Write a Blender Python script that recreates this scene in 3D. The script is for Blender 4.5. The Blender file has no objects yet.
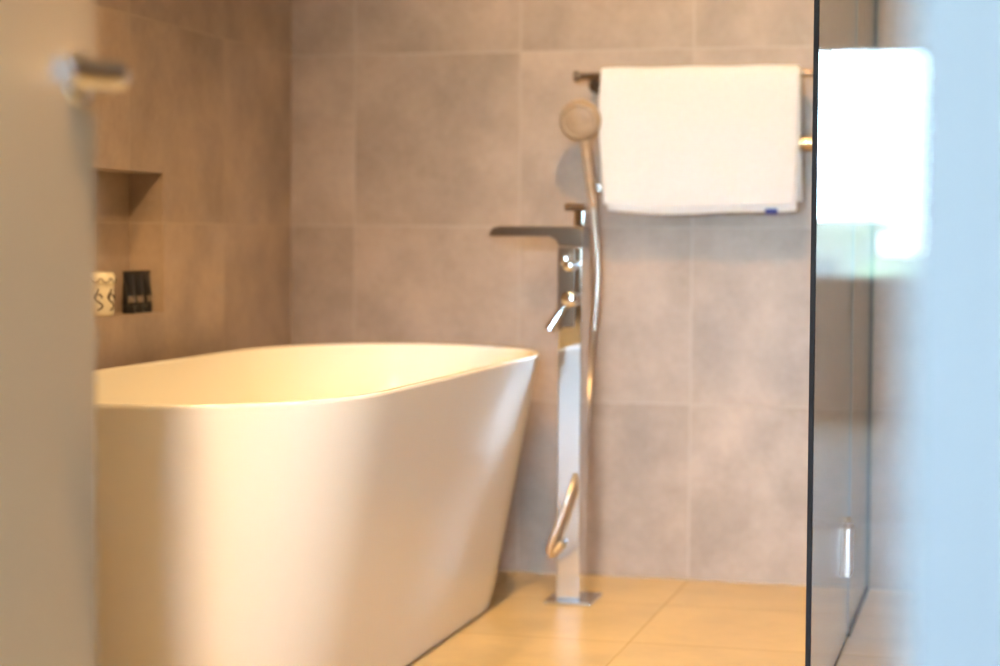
import bpy, bmesh, math, random
from mathutils import Vector, Matrix
random.seed(4)
S = bpy.context.scene
COL = S.collection
PI = math.pi

# ------------------------------------------------------------------ helpers
WN = ('base_plate', 'column', 'spout', 'column_dark_reflection', 'diverter', 'wall_holder', 'hinge', 'door_leaf')
def obj(name, bm, mat, parent=None, smooth=False, kind=None, label=None, cat=None, group=None, loc=None):
    me = bpy.data.meshes.new(name)
    bmesh.ops.recalc_face_normals(bm, faces=bm.faces[:])
    bm.to_mesh(me); bm.free()
    for m in (mat if isinstance(mat, (list, tuple)) else [mat]):
        me.materials.append(m)
    if smooth:
        for f in me.polygons: f.use_smooth = True
        me.set_sharp_from_angle(angle=math.radians(50))
    o = bpy.data.objects.new(name, me); COL.objects.link(o)
    if parent is not None: o.parent = parent
    if smooth and name in WN:
        wn = o.modifiers.new('flat_faces', 'WEIGHTED_NORMAL'); wn.keep_sharp = True; wn.weight = 100
    if loc: o.location = loc
    if kind: o['kind'] = kind
    if label: o['label'] = label
    if cat: o['category'] = cat
    if group: o['group'] = group
    return o

def thing(name, label, cat, loc=(0, 0, 0), rotz=0, group=None):
    o = bpy.data.objects.new(name, None); COL.objects.link(o)
    o.empty_display_size = 0.05
    o.location = loc; o.rotation_euler = (0, 0, rotz)
    o['label'] = label; o['category'] = cat
    if group: o['group'] = group
    return o

def box(bm, x0, x1, y0, y1, z0, z1, bev=0.0, seg=2):
    vs = [bm.verts.new((x, y, z)) for z in (z0, z1) for y in (y0, y1) for x in (x0, x1)]
    idx = [(0, 2, 3, 1), (4, 5, 7, 6), (0, 1, 5, 4), (2, 6, 7, 3), (0, 4, 6, 2), (1, 3, 7, 5)]
    fs = [bm.faces.new([vs[i] for i in f]) for f in idx]
    if bev > 0:
        es = list({e for f in fs for e in f.edges})
        bmesh.ops.bevel(bm, geom=es, offset=bev, segments=seg, profile=0.5, affect='EDGES')
    return bm

def BM(): return bmesh.new()

def rings(bm, loops, close0=True, close1=True):
    vr = [[bm.verts.new(p) for p in lp] for lp in loops]
    n = len(vr[0])
    for a, b in zip(vr[:-1], vr[1:]):
        for i in range(n):
            bm.faces.new((a[i], a[(i + 1) % n], b[(i + 1) % n], b[i]))
    if close0: bm.faces.new(list(reversed(vr[0])))
    if close1: bm.faces.new(vr[-1])
    return bm

def lathe(bm, prof, axis='z', c=(0, 0, 0), n=32):
    """prof: list of (radius, height along axis)"""
    loops = []
    for r, h in prof:
        r = max(r, 1e-5); lp = []
        for i in range(n):
            a = 2 * PI * i / n
            u, v = r * math.cos(a), r * math.sin(a)
            p = {'z': (u, v, h), 'x': (h, u, v), 'y': (u, h, v)}[axis]
            lp.append(tuple(p[k] + c[k] for k in range(3)))
        loops.append(lp)
    return rings(bm, loops)

def catmull(pts, sub=8):
    P = [Vector(p) for p in pts]; P = [P[0] * 2 - P[1]] + P + [P[-1] * 2 - P[-2]]
    out = []
    for i in range(1, len(P) - 2):
        for s in range(sub):
            t = s / sub
            out.append(0.5 * ((2 * P[i]) + (P[i + 1] - P[i - 1]) * t + (2 * P[i - 1] - 5 * P[i] + 4 * P[i + 1] - P[i + 2]) * t * t + (3 * P[i] - P[i - 1] - 3 * P[i + 1] + P[i + 2]) * t ** 3))
    out.append(P[-2]); return out

def tube(bm, pts, r, n=14, flat=1.0):
    """sweep a round section along pts; r number or function of 0..1"""
    pts = [Vector(p) for p in pts]; L = len(pts); loops = []
    t0 = (pts[1] - pts[0]).normalized()
    up = Vector((0, 0, 1)) if abs(t0.z) < .9 else Vector((0, 1, 0))
    nrm = (up - t0 * up.dot(t0)).normalized()
    for i, p in enumerate(pts):
        t = (pts[min(i + 1, L - 1)] - pts[max(i - 1, 0)]).normalized()
        nrm = (nrm - t * nrm.dot(t)).normalized(); b = t.cross(nrm)
        rr = r(i / (L - 1)) if callable(r) else r
        loops.append([p + nrm * math.cos(2 * PI * k / n) * rr * flat + b * math.sin(2 * PI * k / n) * rr for k in range(n)])
    return rings(bm, loops)

# ------------------------------------------------------------------ materials
def newmat(name):
    m = bpy.data.materials.new(name); m.use_nodes = True
    nt = m.node_tree; b = nt.nodes['Principled BSDF']
    return m, nt, b

def mat(name, col, rough=.5, metal=0., noise=0.0, nscale=20, bump=0., bscale=200, coat=0., spec=None, sheen=0.):
    m, nt, b = newmat(name)
    b.inputs['Base Color'].default_value = (*col, 1)
    b.inputs['Roughness'].default_value = rough
    b.inputs['Metallic'].default_value = metal
    b.inputs['Coat Weight'].default_value = coat
    b.inputs['Sheen Weight'].default_value = sheen
    if spec is not None: b.inputs['Specular IOR Level'].default_value = spec
    tc = nt.nodes.new('ShaderNodeTexCoord')
    if noise > 0:
        nz = nt.nodes.new('ShaderNodeTexNoise'); nz.inputs['Scale'].default_value = nscale; nz.inputs['Detail'].default_value = 4
        nt.links.new(tc.outputs['Object'], nz.inputs['Vector'])
        mr = nt.nodes.new('ShaderNodeMapRange'); mr.inputs[1].default_value = .25; mr.inputs[2].default_value = .75
        mr.inputs[3].default_value = 1 - noise; mr.inputs[4].default_value = 1 + noise
        nt.links.new(nz.outputs[0], mr.inputs[0])
        mx = nt.nodes.new('ShaderNodeVectorMath'); mx.operation = 'SCALE'; mx.inputs[0].default_value = col
        nt.links.new(mr.outputs[0], mx.inputs['Scale']); nt.links.new(mx.outputs[0], b.inputs['Base Color'])
    if bump > 0:
        nz = nt.nodes.new('ShaderNodeTexNoise'); nz.inputs['Scale'].default_value = bscale; nz.inputs['Detail'].default_value = 3
        nt.links.new(tc.outputs['Object'], nz.inputs['Vector'])
        bp = nt.nodes.new('ShaderNodeBump'); bp.inputs['Strength'].default_value = bump; bp.inputs['Distance'].default_value = .002
        nt.links.new(nz.outputs[0], bp.inputs['Height']); nt.links.new(bp.outputs[0], b.inputs['Normal'])
    return m

def tile_mat(name, ua, u0, Tu, va, v0, Tv, col, grout, rough=.45, contrast=.27, gw=.0022, tilevar=.08):
    """stone-look tiles laid on axes ua / va of the room, joints at u0+k*Tu, v0+k*Tv"""
    m, nt, b = newmat(name); N = nt.nodes; Lk = nt.links
    tc = N.new('ShaderNodeTexCoord'); sp = N.new('ShaderNodeSeparateXYZ'); Lk.new(tc.outputs['Object'], sp.inputs[0])
    def M(op, a, bb=None, c=None):
        n = N.new('ShaderNodeMath'); n.operation = op
        for i, v in enumerate((a, bb, c)):
            if v is None: continue
            if isinstance(v, (int, float)): n.inputs[i].default_value = v
            else: Lk.new(v, n.inputs[i])
        return n.outputs[0]
    def axis(a, o0, T):
        q = M('DIVIDE', M('SUBTRACT', sp.outputs['XYZ'.index(a)], o0), T)
        fl = M('FLOOR', q); fr = M('SUBTRACT', q, fl)
        d = M('MULTIPLY', M('MINIMUM', fr, M('SUBTRACT', 1.0, fr)), T)
        return fl, d
    fu, du = axis(ua, u0, Tu); fv, dv = axis(va, v0, Tv)
    d = M('MINIMUM', du, dv)
    mr = N.new('ShaderNodeMapRange'); mr.inputs[1].default_value = gw * .7; mr.inputs[2].default_value = gw * 1.3
    Lk.new(d, mr.inputs[0]); tilemask = mr.outputs[0]
    cmb = N.new('ShaderNodeCombineXYZ'); Lk.new(fu, cmb.inputs[0]); Lk.new(fv, cmb.inputs[1])
    wn = N.new('ShaderNodeTexWhiteNoise'); wn.noise_dimensions = '3D'; Lk.new(cmb.outputs[0], wn.inputs['Vector'])
    # cloudy cement look, shifted per tile
    off = N.new('ShaderNodeVectorMath'); off.operation = 'SCALE'; off.inputs['Scale'].default_value = 7.0; Lk.new(wn.outputs['Color'], off.inputs[0])
    ad = N.new('ShaderNodeVectorMath'); ad.operation = 'ADD'; Lk.new(tc.outputs['Object'], ad.inputs[0]); Lk.new(off.outputs[0], ad.inputs[1])
    n1 = N.new('ShaderNodeTexNoise'); n1.inputs['Scale'].default_value = 4.5; n1.inputs['Detail'].default_value = 6; n1.inputs['Roughness'].default_value = .62; Lk.new(ad.outputs[0], n1.inputs['Vector'])
    n2 = N.new('ShaderNodeTexNoise'); n2.inputs['Scale'].default_value = 60; n2.inputs['Detail'].default_value = 4; Lk.new(ad.outputs[0], n2.inputs['Vector'])
    s = M('ADD', M('MULTIPLY', M('SUBTRACT', n1.outputs[0], .5), contrast * 4), M('MULTIPLY', M('SUBTRACT', n2.outputs[0], .5), contrast * .8))
    s = M('ADD', s, M('MULTIPLY', M('SUBTRACT', wn.outputs['Value'], .5), tilevar * 2))
    s = M('ADD', s, 1.0)
    sc = N.new('ShaderNodeVectorMath'); sc.operation = 'SCALE'; sc.inputs[0].default_value = col; Lk.new(s, sc.inputs['Scale'])
    mx = N.new('ShaderNodeMix'); mx.data_type = 'RGBA'; Lk.new(tilemask, mx.inputs[0]); mx.inputs[6].default_value = (*grout, 1); Lk.new(sc.outputs[0], mx.inputs[7])
    Lk.new(mx.outputs[2], b.inputs['Base Color'])
    rr = N.new('ShaderNodeMapRange'); rr.inputs[3].default_value = .8; rr.inputs[4].default_value = rough; Lk.new(tilemask, rr.inputs[0]); Lk.new(rr.outputs[0], b.inputs['Roughness'])
    bp = N.new('ShaderNodeBump'); bp.inputs['Strength'].default_value = .5; bp.inputs['Distance'].default_value = .0012
    Lk.new(M('ADD', tilemask, M('MULTIPLY', n2.outputs[0], .12)), bp.inputs['Height']); Lk.new(bp.outputs[0], b.inputs['Normal'])
    return m

def glass_mat(name, tint):
    m, nt, b = newmat(name); N = nt.nodes; Lk = nt.links; N.remove(b)
    out = N['Material Output']
    geo = N.new('ShaderNodeNewGeometry')
    mr = N.new('ShaderNodeMapRange'); mr.inputs[3].default_value = 1.52; mr.inputs[4].default_value = 1 / 1.52
    Lk.new(geo.outputs['Backfacing'], mr.inputs[0])
    fr = N.new('ShaderNodeFresnel'); Lk.new(mr.outputs[0], fr.inputs['IOR'])
    tr = N.new('ShaderNodeBsdfTransparent'); tr.inputs[0].default_value = (*tint, 1)
    gl = N.new('ShaderNodeBsdfGlossy'); gl.inputs['Roughness'].default_value = 0.0
    mx = N.new('ShaderNodeMixShader'); Lk.new(fr.outputs[0], mx.inputs[0]); Lk.new(tr.outputs[0], mx.inputs[1]); Lk.new(gl.outputs[0], mx.inputs[2])
    Lk.new(mx.outputs[0], out.inputs[0])
    return m

# geometry of the room (metres): origin under the camera, +y towards the tiled back wall
YB, XL, ZC = 4.935, -1.86, 2.42
XR = 0.95
T = .45
WCOL = (.365, .275, .215); GCOL = (.43, .34, .275)
m_back = tile_mat('grey_brown_tiles_back', 'X', -.781, T, 'Z', 0.0, T, WCOL, GCOL)
m_left = tile_mat('grey_brown_tiles_left', 'Y', 3.945, .528, 'Z', 0.0, T, WCOL, GCOL)
m_floor = tile_mat('beige_floor_tiles', 'X', -.781, T, 'Y', 4.13, T, (.57, .425, .215), (.48, .36, .19), rough=.3, contrast=.16, tilevar=.05)
m_white = mat('white_wall_paint', (.72, .70, .67), .75, bump=.15, bscale=300)
m_ceil = mat('white_ceiling_paint', (.66, .63, .58), .85, bump=.1)
m_door = mat('grey_beige_door_lacquer', (.40, .285, .18), .45, noise=.02, nscale=6)
m_tub = mat('white_acrylic', (.86, .82, .73), .19, spec=.22)
m_chrome = mat('polished_chrome', (.72, .73, .75), .07, 1.0)
m_chrome_soft = mat('brushed_chrome', (.80, .79, .78), .22, 1.0, noise=.04, nscale=60)
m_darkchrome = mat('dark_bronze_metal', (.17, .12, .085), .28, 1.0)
m_brass = mat('brass_ridges', (.85, .68, .40), .18, 1.0)
m_hinge = mat('satin_steel', (.86, .86, .88), .45, 1.0)
m_black = mat('black_rubber_seal', (.010, .010, .012), .6, spec=.1)
m_towel = mat('white_terry_cotton', (.74, .75, .77), .95, noise=.03, nscale=90, bump=.9, bscale=420, sheen=.3)
m_tag = mat('dark_blue_tag', (.02, .03, .20), .7)
m_hose = mat('metal_hose', (.75, .66, .56), .32, 1.0)
m_hair = mat('sand_warm_reflection', (.37, .26, .17), .4, noise=.2, nscale=40)  # chrome's warm reflection of the room, put into a matte sand colour
m_ceramic = mat('cream_ceramic', (.80, .73, .58), .25, coat=.3)
m_scroll = mat('dark_brown_glaze', (.10, .07, .045), .3)
m_tube = mat('black_tube_plastic', (.012, .011, .012), .3)
m_print = mat('pale_print', (.55, .42, .33), .6)
m_glass = glass_mat('clear_safety_glass', (.975, .98, .977))
m_stone = mat('white_marble_threshold', (.80, .80, .80), .3, noise=.05, nscale=9)
m_wood = tile_mat('bedroom_oak_boards', 'X', 0, .16, 'Y', 0, 1.9, (.30, .21, .13), (.08, .05, .03), rough=.4)

# ------------------------------------------------------------------ the setting
b = BM(); box(b, XL - .25, XR + .1, .98, YB + .1, -.1, 0)
obj('floor', b, m_floor, kind='structure')
b = BM(); box(b, -3.2, 2.2, -3.7, .86, -.1, 0)
obj('floor_bedroom', b, m_wood, kind='structure')
b = BM(); box(b, XL - .25, XR + .1, .86, YB + .1, ZC, ZC + .1)
obj('ceiling', b, m_ceil, kind='structure')
b = BM(); box(b, -3.2, 2.2, -3.7, .86, ZC, ZC + .1)
obj('ceiling_bedroom', b, m_ceil, kind='structure')
b = BM(); box(b, XL - .25, XR + .1, YB, YB + .1, 0, ZC)
obj('wall_back', b, m_back, kind='structure')
# left wall with its recessed niche
NY0, NY1, NZ0, NZ1, ND = 3.35, 4.117, .697, 1.012, .082
b = BM()
box(b, XL - .12, XL, .98, NY0, 0, ZC); box(b, XL - .12, XL, NY1, YB, 0, ZC)
box(b, XL - .12, XL, NY0, NY1, 0, NZ0); box(b, XL - .12, XL, NY0, NY1, NZ1, ZC)
box(b, XL - .12, XL - ND, NY0, NY1, NZ0, NZ1)
obj('wall_left', b, m_left, kind='structure')
b = BM(); box(b, XR, XR + .1, .98, YB, 0, ZC)
obj('wall_right', b, m_left, kind='structure')
# front wall round the doorway the photographer stands outside of
DX0, DX1, DH = -.892, -.043, 2.1
b = BM(); box(b, XL - .12, DX0, .86, .98, 0, ZC); box(b, DX0, DX1, .86, .98, DH, ZC); box(b, DX1 + .012, XR + .1, .86, .98, 0, ZC)
obj('wall_front', b, m_white, kind='structure')
m_frame = mat('grey_blue_frame_lacquer', (.062, .062, .064), .6)
b = BM(); box(b, DX1, DX1 + .012, .855, .985, 0, DH); box(b, DX1, XR, .845, .8595, 0, ZC)
obj('trim_2', b, m_frame, kind='structure')
b = BM(); box(b, DX0, DX1, .85, .99, -.02, .004, .001)
obj('trim_1', b, m_stone, kind='structure')
# bedroom walls, window opposite
b = BM(); box(b, -3.3, -3.2, -3.7, .86, 0, ZC); obj('wall_bedroom_left', b, m_white, kind='structure')
b = BM(); box(b, 2.2, 2.3, -3.7, .86, 0, ZC); obj('wall_bedroom_right', b, m_white, kind='structure')
b = BM(); box(b, -3.2, XL - .12, .86, .98, 0, ZC); box(b, XR + .1, 2.2, .86, .98, 0, ZC)
obj('wall_bedroom_inner', b, m_white, kind='structure')
WX0, WX1, WZ0, WZ1, WY = -2.35, 1.10, .66, 1.845, -3.0
b = BM()
box(b, -3.2, WX0, WY - .15, WY, 0, ZC); box(b, WX1, 2.2, WY - .15, WY, 0, ZC)
box(b, WX0, WX1, WY - .15, WY, 0, WZ0); box(b, WX0, WX1, WY - .15, WY, WZ1, ZC)
obj('wall_window', b, m_white, kind='structure')
win = bpy.data.objects.new('window_1', None); COL.objects.link(win); win['kind'] = 'structure'; win.location = (0, 0, 0)
b = BM(); f = .03
box(b, WX0, WX0 + f, WY - .12, WY - .06, WZ0, WZ1); box(b, WX1 - f, WX1, WY - .12, WY - .06, WZ0, WZ1)
box(b, WX0 + f, WX1 - f, WY - .12, WY - .06, WZ0, WZ0 + f); box(b, WX0 + f, WX1 - f, WY - .12, WY - .06, WZ1 - f, WZ1)
obj('window_frame', b, m_white, win)

# ------------------------------------------------------------------ bath
CX, YS0, YS1 = -1.414, 3.30, 4.33          # centre line, where the straight sides begin and end
def oval(a, bl, z, n=2.15, dy0=0, dy1=0, m=40):
    lp = []
    for sgn, yc, st in ((1, YS1 + dy1, 0), (-1, YS0 + dy0, PI)):
        for i in range(m + 1):
            t = st + PI * i / m
            c, s = math.cos(t), math.sin(t)
            lp.append((CX + a * math.copysign(abs(c) ** (2 / n), c), yc + bl * math.copysign(abs(s) ** (2 / n), s), z))
    return lp
b = BM(); L = []
ZR = .600
L.append(oval(.238, .378, .0)); L.append(oval(.245, .385, .002))
for k in range(1, 12):
    t = k / 12
    L.append(oval(.248 + (.362 - .248) * t, .388 + (.441 - .388) * t, .002 + (ZR - .014) * t))
L.append(oval(.363, .442, ZR - .008)); L.append(oval(.3635, .4425, ZR - .003)); L.append(oval(.361, .440, ZR))
L.append(oval(.350, .429, ZR)); L.append(oval(.3465, .4255, ZR - .003)); L.append(oval(.3455, .4245, ZR - .009))
for k in range(1, 11):
    t = k / 10; e = t ** 2.2
    L.append(oval(.345 - .125 * t ** 1.6, .424 - .20 * t ** 1.7, ZR - .01 - .40 * t))
L.append(oval(.17, .13, ZR - .435)); L.append(oval(.10, .05, ZR - .442))
rings(b, L)
tubo = obj('bathtub', b, m_tub, smooth=True, label='large white oval freestanding bathtub beside the tiled left wall', cat='bathtub')

# ------------------------------------------------------------------ standing bath tap
FX, FY = -1.007, 4.575
tap = thing('bath_tap', 'tall chrome floor standing bath tap with flat spout over the tub end', 'tap', (FX, FY, 0))
b = BM(); box(b, -.052, .062, -.075, .075, 0, .010, .004); obj('base_plate', b, m_chrome, tap, smooth=True)
b = BM(); box(b, -.028, .029, -.045, .045, .010, .849, .003, 2); obj('column', b, m_chrome, tap, smooth=True)
# flat spout with a rounded inner corner, cut out in the x-z plane and given depth
def prism_xz(bm, pts, y0, y1, bev=.002):
    a = [bm.verts.new((x, y0, z)) for x, z in pts]; c = [bm.verts.new((x, y1, z)) for x, z in pts]
    n = len(pts); f1 = bm.faces.new(a); f2 = bm.faces.new(list(reversed(c)))
    for i in range(n): bm.faces.new((a[i], c[i], c[(i + 1) % n], a[(i + 1) % n]))
    if bev:
        bmesh.ops.bevel(bm, geom=list(f1.edges) + list(f2.edges), offset=bev, segments=2, profile=.5, affect='EDGES')
pts = [(.029, .898), (-.175, .898), (-.192, .893), (-.201, .877), (-.192, .874)]
pts += [(-.028 - .022 + .022 * math.sin(a), .852 + .022 * math.cos(a)) for a in [PI / 2 * i / 6 for i in range(7)]]
pts += [(.029, .850)]
b = BM(); prism_xz(b, pts, -.043, .043); obj('spout', b, m_darkchrome, tap, smooth=True)
b = BM(); box(b, -.0285, .012, -.0475, -.045, .66, .849, .001, 1); obj('column_dark_reflection', b, m_darkchrome, tap, smooth=True, label='dark wall reflection laid on the upper column front')  # added dark sheet standing in for the wall mirrored in the chrome column
b = BM(); box(b, .004, .028, -.02, .04, .897, .936, .003); obj('diverter', b, m_chrome, tap, smooth=True)
b = BM(); tube(b, [(-.024, .008, .944), (.026, .008, .944)], .0085, 18); obj('diverter_bar', b, m_darkchrome, tap, smooth=True)
for nm, zz, rr in (('diverter_knob', .806, .014), ('mixer_knob', .727, .019)):
    b = BM(); lathe(b, [(rr * .8, -.045), (rr * .8, -.058), (rr, -.060), (rr, -.082), (rr * .85, -.086), (rr * .4, -.088), (.0001, -.088)], 'y', (.006, 0, zz), 28)
    k = obj(nm, b, m_chrome, tap, smooth=True)
    if nm == 'mixer_knob':
        b = BM()
        tube(b, [(.002, -.074, .722), (-.012, -.078, .700), (-.030, -.082, .672), (-.040, -.084, .655)], lambda t: .011 + .005 * t, 14, .8)
        obj('lever', b, m_chrome, k, smooth=True)
    else:
        b = BM(); box(b, -.014, .004, -.084, -.060, .806, .834, .004); obj('lever', b, m_chrome, k, smooth=True)
b = BM(); lathe(b, [(.011, -.045), (.011, -.056), (.008, -.060), (.008, -.066), (.0001, -.066)], 'y', (-.012, 0, .145), 20); obj('hose_outlet', b, m_chrome, tap, smooth=True)

# ------------------------------------------------------------------ hand shower hanging by the towel
hs = thing('hand_shower', 'round headed hand shower with long handle hanging on the wall left of the white towel', 'hand shower', (-1.048, 4.86, .0))
b = BM()
prof = [(.0001, .030), (.022, .027), (.041, .017), (.051, .003), (.0535, -.008), (.051, -.018), (.042, -.026), (.025, -.031), (.0001, -.033)]
lathe(b, prof, 'y', (0, 0, 0), 40)
for v in b.verts:                                                    # face tipped a little downwards
    v.co = Matrix.Rotation(math.radians(14), 3, 'X') @ v.co + Vector((0, -.03, 1.168))
obj('shower_head', b, m_hair, hs, smooth=True)
for r_ in (.030, .018):
    pass
b = BM(); lathe(b, [(.038, -.014), (.042, -.0155), (.0425, -.0175), (.039, -.0175), (.037, -.015)], 'y', (0, 0, 0), 40)
for v in b.verts:
    v.co = Matrix.Rotation(math.radians(14), 3, 'X') @ (v.co + Vector((0, -.0125, 0))) + Vector((0, -.03, 1.168))
obj('spray_ring', b, m_hair, hs, smooth=True)
b = BM(); tube(b, catmull([(.004, -.028, 1.128), (.014, -.034, 1.09), (.024, -.036, 1.02), (.034, -.034, .945)]), lambda t: .0125 - .001 * t, 20); obj('handle', b, m_hair, hs, smooth=True)
b = BM(); box(b, .014, .050, -.02, .073, .985, 1.01, .004); obj('wall_holder', b, m_chrome_soft, hs, smooth=True)
# flexible hose from the handle down behind the column and forward to the tap
hp = [(.034, -.034, .95), (.040, -.030, .88), (.046, -.028, .78), (.043, -.032, .70), (.038, -.048, .60), (.040, -.09, .50), (.047, -.17, .40), (.058, -.285, .33),
      (.056, -.365, .28), (.035, -.375, .215), (.014, -.378, .160), (.006, -.374, .132), (.013, -.366, .122), (.022, -.356, .135), (.0295, -.349, .145)]
b = BM(); tube(b, catmull(hp, 10), .0075, 16); obj('shower_hose', b, m_hose, hs, smooth=True)

# ------------------------------------------------------------------ towel rail and towel
RY, RZ = 4.855, 1.2775
rail = thing('towel_rail', 'dark metal double towel rail on the back wall holding the white towel', 'towel rail', (-.74, YB, 0))
b = BM(); tube(b, [(-.325, RY - YB, RZ), (.360, RY - YB, RZ)], .0082, 20); obj('upper_bar', b, m_darkchrome, rail, smooth=True)
b = BM(); tube(b, [(-.180, -.062, 1.107), (.352, -.062, 1.107)], .0085, 20); lb = obj('lower_bar', b, m_brass, rail, smooth=True)
b = BM()
for i in range(9):
    lathe(b, [(.015, -.004), (.021, -.0015), (.021, .0015), (.015, .004)], 'x', (.238 + i * .0125, -.062, 1.107), 20)
obj('ridge', b, m_brass, lb, smooth=True)
for sx in (-.285, .335):
    b = BM(); tube(b, [(sx, -.006, RZ - .015), (sx, RY - YB, RZ - .004)], .009, 16)
    lathe(b, [(.0001, -.0001), (.024, -.0001), (.024, -.007), (.020, -.010), (.0001, -.010)], 'y', (sx, 0, RZ - .015), 28)
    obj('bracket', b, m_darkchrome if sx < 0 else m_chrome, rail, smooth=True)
for sx in (-.325, .360):
    b = BM(); lathe(b, [(.0001, -.006), (.012, -.006), (.014, 0), (.012, .006), (.0001, .006)], 'x', (sx, RY - YB, RZ), 20)
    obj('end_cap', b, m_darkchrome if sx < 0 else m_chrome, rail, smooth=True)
b = BM(); tube(b, [(.318, -.062, 1.107), (.318, -.002, 1.107)], .007, 14); obj('lower_bracket', b, m_brass, rail, smooth=True)

def towel_sheet(bm, x0, x1, zf, zb, rb, th, yoff=0, nx=60):
    """cloth over the bar: front hem at zf, back hem at zb, bend radius rb"""
    prof = []
    nz = 34
    for k in range(nz): prof.append(('f', k / (nz - 1)))
    for k in range(1, 9): prof.append(('b', k / 9))
    for k in range(nz): prof.append(('r', k / (nz - 1)))
    def P(u, key):
        kd, t = key; X = x0 + (x1 - x0) * u
        wob = .0035 * math.sin(u * 9 + 1.2) + .0025 * math.sin(u * 21 + .4)
        hem = .010 * math.sin(PI * u) ** .8 + .003 * math.sin(u * 7)
        if kd == 'f':
            z = (zf - hem) + (RZ - (zf - hem)) * t; dn = 1 - t
            side = (u - .5) * (-.012) * dn * dn
            return (X + side - .004 * math.sin(dn * 5) * (1 - u) * 1.2, RY - rb - wob * dn - .002 * math.sin(u * 13 + t * 6) * dn, z)
        if kd == 'b':
            a = PI * t
            return (X, RY - rb * math.cos(a), RZ + rb * math.sin(a) * 1.0 + .001 * math.sin(u * 17))
        z = RZ + ((zb - hem * .6) - RZ) * t
        return (X + (u - .5) * .01 * t, RY + rb + wob * .4 * t, z)
    g = [[bm.verts.new(P(i / nx, k)) for i in range(nx + 1)] for k in prof]
    for j in range(len(g) - 1):
        for i in range(nx): bm.faces.new((g[j][i], g[j][i + 1], g[j + 1][i + 1], g[j + 1][i]))
towel = thing('towel', 'white cotton towel hanging folded over the rail on the back wall', 'towel', (0, 0, 0))
def solid(o, t):
    md = o.modifiers.new('thick', 'SOLIDIFY'); md.thickness = t; md.offset = 0
    md.use_rim = True
    bv = o.modifiers.new('soft', 'BEVEL'); bv.width = t * .35; bv.segments = 2; bv.limit_method = 'ANGLE'
b = BM(); towel_sheet(b, -1.000, -.508, .957, .985, .0172, .007)
o = obj('front_fold', b, m_towel, towel, smooth=True); solid(o, .006)
b = BM(); towel_sheet(b, -.990, -.503, .942, .965, .0115, .006)
o = obj('inner_fold', b, m_towel, towel, smooth=True); solid(o, .005)
b = BM(); box(b, -.585, -.555, RY - .0185, RY - .0165, .932, .946); obj('care_tag', b, m_tag, towel, label='dark blue tag')

# ------------------------------------------------------------------ niche contents
jar = thing('storage_jar', 'cream lidded jar with dark scroll pattern in the wall niche', 'jar', (-1.888, 3.842, NZ0))
R = .0355
b = BM(); lathe(b, [(.0001, 0), (R * .85, 0), (R, .006), (R, .064), (R * .97, .068), (.0001, .068)], 'z', (0, 0, 0), 40); jb = obj('body', b, m_ceramic, jar, smooth=True)
b = BM()
L = []
for r_, z in [(.0001, .068), (R * 1.02, .068), (R * 1.10, .072), (R * 1.10, .084), (R * 1.04, .087), (R * .98, .094), (.0001, .096)]:
    L.append([(r_ * (1 + (.03 * math.cos(10 * 2 * PI * i / 60) if .071 < z < .09 else 0)) * math.cos(2 * PI * i / 60), r_ * (1 + (.03 * math.cos(10 * 2 * PI * i / 60) if .071 < z < .09 else 0)) * math.sin(2 * PI * i / 60), z) for i in range(60)])
rings(b, L); obj('lid', b, m_ceramic, jar, smooth=True)
def on_jar(a, z, rr=R): return (rr * math.cos(a), rr * math.sin(a), z)
b = BM()
for a0 in [math.radians(d) for d in range(-170, 180, 52)]:
    pts = [on_jar(a0 + .42 * math.sin(t * 1.0) * (1 - t / 9), .014 + .0062 * t, R + .0003) for t in [i * .35 for i in range(22)]]
    tube(b, pts, .0021, 6)
    pts = [on_jar(a0 + .22 * math.cos(t) + .1, .040 + .008 * math.sin(t), R + .0003) for t in [i * .4 for i in range(13)]]
    tube(b, pts, .0019, 6)
obj('scroll_pattern', b, m_scroll, jar, smooth=True)
b = BM()
for i in range(10):
    a0 = 2 * PI * i / 10
    tube(b, [on_jar(a0 + .26 * math.cos(t), .083 - .010 * math.sin(t), R * 1.115) for t in [PI * k / 8 for k in range(9)]], .0012, 6)
obj('lid_scallop', b, m_scroll, jar, smooth=True)

def make_tube(label, group=None):
    t = thing('toiletry_tube', label, 'toiletry tube', (0, 0, NZ0), group=group)
    b = BM(); lathe(b, [(.0001, 0), (.0135, 0), (.0142, .001), (.0142, .016), (.0135, .0175), (.0001, .0175)], 'z', (0, 0, 0), 28); obj('cap', b, m_tube, t, smooth=True)
    b = BM(); L = []
    for k in range(11):
        s = k / 10; rx = .0150 * (1 - s) + .0165 * s; ry = .0145 * (1 - s ** 1.6) + .0012 * s ** 1.6
        L.append([(ry * math.cos(2 * PI * i / 28), rx * math.sin(2 * PI * i / 28), .0178 + .070 * s) for i in range(28)])
    rings(b, L); bo = obj('body', b, m_tube, t, smooth=True)
    b = BM(); box(b, -.0012, .0012, -.0168, .0168, .0878, .0945, .0004, 1); obj('crimp', b, m_tube, t)
    b = BM()
    for z, w in ((.026, .011), (.031, .013), (.036, .009)):
        L = []
        for i in range(9):
            a = -.75 + 1.5 * i / 8 * (w / .013)
            s = (z - .0178) / .07; ry = .0145 * (1 - s ** 1.6) + .0012 * s ** 1.6 + .0004; rx = .0150 * (1 - s) + .0165 * s + .0004
            L.append((ry * math.cos(a), rx * math.sin(a)))
        top = [b.verts.new((x, y, z + .0016)) for x, y in L]; bt = [b.verts.new((x, y, z)) for x, y in L]
        for i in range(8): b.faces.new((bt[i], bt[i + 1], top[i + 1], top[i]))
    o = obj('printed_lettering', b, m_print, bo)
    return t
labs = ['black toiletry tube in the wall niche, nearest the cream jar', 'black toiletry tube in the wall niche, between the other two black tubes', 'black toiletry tube in the wall niche, farthest from the cream jar']
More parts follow.
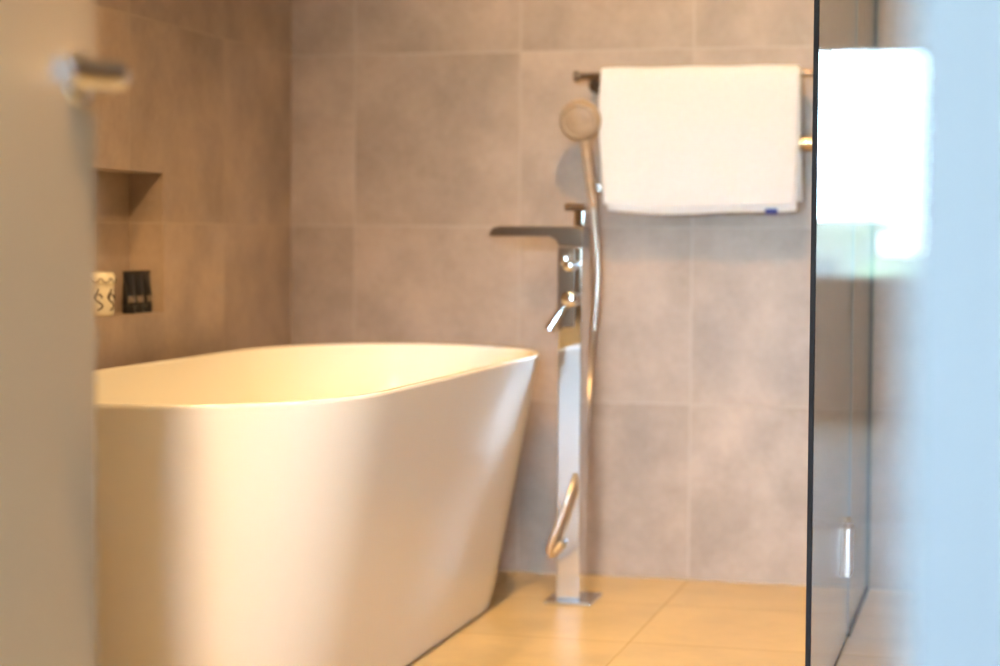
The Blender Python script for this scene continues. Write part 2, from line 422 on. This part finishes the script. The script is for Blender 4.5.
spots = [(-1.893, 4.006, .35), (-1.894, 4.052, .3), (-1.894, 4.099, .1)]
first = make_tube(labs[0], 'black tubes in the wall niche')
for i, (x, y, rz) in enumerate(spots):
    if i == 0: t = first
    else:
        t = first.copy(); COL.objects.link(t)
        for ch in list(first.children):
            c = ch.copy(); COL.objects.link(c); c.parent = t
            for g in list(ch.children):
                d = g.copy(); COL.objects.link(d); d.parent = c
    t['label'] = labs[i]; t.location = (x, y, NZ0); t.rotation_euler = (0, 0, -rz)

# ------------------------------------------------------------------ shower enclosure
GX, GY = -.334, 3.475
GH = 2.05
fp = thing('front_shower_screen', 'clear glass front shower panel with black edge, reflecting a bright window', 'shower screen', (GX, GY, 0))
b = BM(); box(b, .004, XR - GX - .002, -.004, .004, .012, GH); obj('glass_panel', b, m_glass, fp)
b = BM(); box(b, -.005, .004, -.006, .006, .0, GH + .002, .001, 1); obj('edge_seal', b, m_black, fp, label='black edge strip')
b = BM(); box(b, .004, XR - GX - .002, -.008, .008, 0, .012, .001, 1); obj('bottom_channel', b, m_chrome_soft, fp)
YJ = 4.315
sd = thing('shower_door', 'clear glass side door of the shower hung on a low chrome hinge', 'shower door', (GX, YJ, 0))
b = BM(); box(b, -.004, .004, GY + .012 - YJ, -.003, .010, GH); obj('glass_panel', b, m_glass, sd)
b = BM(); box(b, -.004, .004, GY + .012 - YJ, -.003, 0.001, .010); obj('bottom_seal', b, m_black, sd)
for z in (.150, 1.80):
    b = BM()
    box(b, -.015, -.004, -.105, -.025, z, z + .105, .002); box(b, .004, .015, -.105, -.025, z, z + .105, .002)
    h = obj('hinge', b, m_hinge, sd, smooth=True)
    b = BM(); tube(b, [(0, -.014, z + .0), (0, -.014, z + .118)], .0075, 14); obj('hinge_pin', b, m_brass, h, smooth=True)
b = BM(); box(b, -.006, .006, -.003, .003, .010, GH); obj('upright_seal', b, mat('grey_seal', (.20, .21, .21), .5), sd)
sp_ = thing('side_shower_screen', 'fixed clear glass side panel of the shower meeting the tiled back wall', 'shower screen', (GX, YB, 0))
b = BM(); box(b, -.004, .004, YJ + .004 - YB, -.004, .010, GH); obj('glass_panel', b, m_glass, sp_)
b = BM(); box(b, -.008, .008, YJ + .004 - YB, -.004, 0, .010); obj('bottom_channel', b, m_black, sp_)
b = BM(); box(b, -.008, .008, -.012, 0, 0, GH); obj('wall_profile', b, mat('grey_profile', (.07, .075, .08), .5), sp_)

# ------------------------------------------------------------------ door with lever handle
door = bpy.data.objects.new('door_1', None); COL.objects.link(door); door.location = (-.89, 1.0, 0); door['kind'] = 'structure'
b = BM(); box(b, -.04, 0, 0, .809, .008, 2.08, .002, 1); obj('door_leaf', b, m_door, door, smooth=True)
hd = BM(); hy, hz = 1.764 - 1.0, 1.022
lathe(hd, [(.0001, .0), (.027, .0), (.027, .006), (.024, .009), (.0001, .009)], 'x', (0, hy, hz), 32)
ho = obj('door_handle', hd, m_chrome, door, smooth=True, label='chrome lever handle')
hd = BM(); tube(hd, catmull([(.006, hy, hz), (.030, hy, hz), (.044, hy - .003, hz + .001), (.051, hy - .014, hz + .002), (.052, hy - .035, hz + .001), (.050, hy - .075, hz - .001), (.047, hy - .118, hz - .002)], 8), .0135, 20)
obj('lever', hd, m_chrome, ho, smooth=True)

# ------------------------------------------------------------------ lamps
m_lamp = bpy.data.materials.new('lamp_lens'); m_lamp.use_nodes = True
nt = m_lamp.node_tree; nt.nodes.remove(nt.nodes['Principled BSDF']); em = nt.nodes.new('ShaderNodeEmission')
em.inputs[0].default_value = (1, .70, .36, 1); em.inputs[1].default_value = 30; nt.links.new(em.outputs[0], nt.nodes['Material Output'].inputs[0])
WARM = (1.0, .645, .285)
lamps = [(-.72, 3.72, 100, (-.55, 4.75, .9), 105, 'recessed ceiling spotlight nearest the towel, its beam on the back wall'),
         (-1.25, 3.45, 55, (-1.25, 3.75, .4), 80, 'recessed ceiling spotlight directly above the bathtub'),
         (-.72, 2.50, 85, (-.72, 3.1, 0), 95, 'recessed ceiling spotlight between bathtub and doorway, in front of the shower'),
         (-.72, 1.30, 270, (-1.3, 2.8, .2), 80, 'recessed ceiling spotlight nearest the bathroom door')]
for x, y, W, aim, cone, lab in lamps:
    t = thing('ceiling_spotlight', lab, 'ceiling light', (x, y, ZC), group='recessed ceiling spotlights')
    b = BM(); lathe(b, [(.032, -.0005), (.045, -.0005), (.045, -.006), (.040, -.009), (.032, -.005)], 'z', (0, 0, 0), 32); obj('trim_ring', b, m_chrome_soft, t, smooth=True)
    b = BM(); lathe(b, [(.0001, -.001), (.031, -.001), (.031, -.003), (.0001, -.003)], 'z', (0, 0, 0), 32); obj('lens', b, m_lamp, t)
    ld = bpy.data.lights.new('spot_light', 'SPOT'); ld.energy = W; ld.color = WARM; ld.spot_size = math.radians(cone); ld.spot_blend = .9; ld.shadow_soft_size = .022
    lo = bpy.data.objects.new('spot_light', ld); COL.objects.link(lo); lo.parent = t; lo.location = (0, 0, -.035); lo.rotation_euler = (Vector(aim) - Vector((x, y, ZC))).to_track_quat('-Z', 'Y').to_euler()

# daylight: bright overcast sky, pale ground and roofs below the horizon
w = bpy.data.worlds.new('overcast_day'); S.world = w; w.use_nodes = True; nt = w.node_tree
bg = nt.nodes['Background']; tc = nt.nodes.new('ShaderNodeTexCoord'); sp = nt.nodes.new('ShaderNodeSeparateXYZ'); nt.links.new(tc.outputs['Generated'], sp.inputs[0])
cr = nt.nodes.new('ShaderNodeValToRGB'); nt.links.new(sp.outputs[2], cr.inputs[0])
cr.color_ramp.elements[0].position = .0; cr.color_ramp.elements[0].color = (.42, .50, .50, 1)
cr.color_ramp.elements[1].position = .02; cr.color_ramp.elements[1].color = (.52, .76, 1.0, 1)
nt.links.new(cr.outputs[0], bg.inputs[0]); bg.inputs[1].default_value = 76
pl = bpy.data.lights.new('window_portal', 'AREA'); pl.shape = 'RECTANGLE'; pl.size = WX1 - WX0; pl.size_y = WZ1 - WZ0; pl.cycles.is_portal = True
po = bpy.data.objects.new('window_portal', pl); COL.objects.link(po); po.location = ((WX0 + WX1) / 2, WY - .16, (WZ0 + WZ1) / 2); po.rotation_euler = (PI / 2, 0, PI)

# what the window looks out on: neighbouring roofs and a hedge

nh = thing('neighbouring_house', 'pale flat roofed building seen through the bedroom window, reflected in the shower glass', 'building', (-6.8, -34, -4))
m_roof = mat('pale_render', (.85, .86, .80), .8); m_pane = mat('dark_pane', (.1, .12, .13), .1)
b = BM(); box(b, -5, 4.0, -4, 2, 0, 5.0); obj('wall', b, m_roof, nh)
b = BM(); box(b, -5.1, 4.3, -4.1, 2.4, 5.0, 5.32); obj('roof', b, mat('grey_roof', (.66, .70, .58), .8), nh)
for x in (-3.5, -1.2, 1.1, 2.6):
    b = BM(); box(b, x, x + .9, 2.0, 2.05, 3.3, 4.5); obj('window', b, m_pane, nh)
hg = BM()
for i in range(46):
    c = Vector((-2.2 + i * .16 + random.uniform(-.2, .2), -31 + random.uniform(-.8, .8), -1.05 + random.uniform(0, 1.1) + .35 * math.sin(i * .21)))
    bmesh.ops.create_icosphere(hg, subdivisions=2, radius=random.uniform(.5, .8), matrix=Matrix.Translation(c) @ Matrix.Diagonal((1, 1, .8, 1)))
for v in hg.verts: v.co += Vector((random.uniform(-.06, .06), random.uniform(-.06, .06), random.uniform(-.06, .06)))
m_green = mat('hedge_green', (.5, .58, .38), .9, noise=.3, nscale=3)
hd_ = obj('hedge', hg, m_green, label='pale green hedge beside the neighbouring building, outside the bedroom window', cat='hedge')
b = BM(); box(b, -60, 60, -90, -3.8, -4.1, -4.0); obj('ground', b, mat('pale_paving', (.68, .70, .64), .9), kind='structure')


# ------------------------------------------------------------------ camera
cd = bpy.data.cameras.new('camera'); co = bpy.data.objects.new('camera', cd); COL.objects.link(co); S.camera = co
F = Vector((-.25110634, .96677167, -.047939)); Rv = Vector((.9677971, .25166332, .00586124)); U = Vector((-.01773097, .04492343, .99883307))
M4 = Matrix(((Rv.x, U.x, -F.x, 0), (Rv.y, U.y, -F.y, 0), (Rv.z, U.z, -F.z, .8676), (0, 0, 0, 1)))
co.matrix_world = M4
cd.sensor_fit = 'HORIZONTAL'; cd.sensor_width = 36; cd.lens = 1961.24 / 1000 * 36
cd.clip_start = .02; cd.clip_end = 200
cd.dof.use_dof = True; cd.dof.focus_distance = 3.45; cd.dof.aperture_fstop = 2.2

S.view_settings.view_transform = 'Standard'; S.view_settings.look = 'None'; S.view_settings.exposure = 0.38; S.view_settings.gamma = 1
S.view_settings.use_curve_mapping = False
S.cycles.use_denoising = True
S.cycles.max_bounces = 10; S.cycles.diffuse_bounces = 5; S.cycles.transparent_max_bounces = 16
S.cycles.sample_clamp_indirect = 8
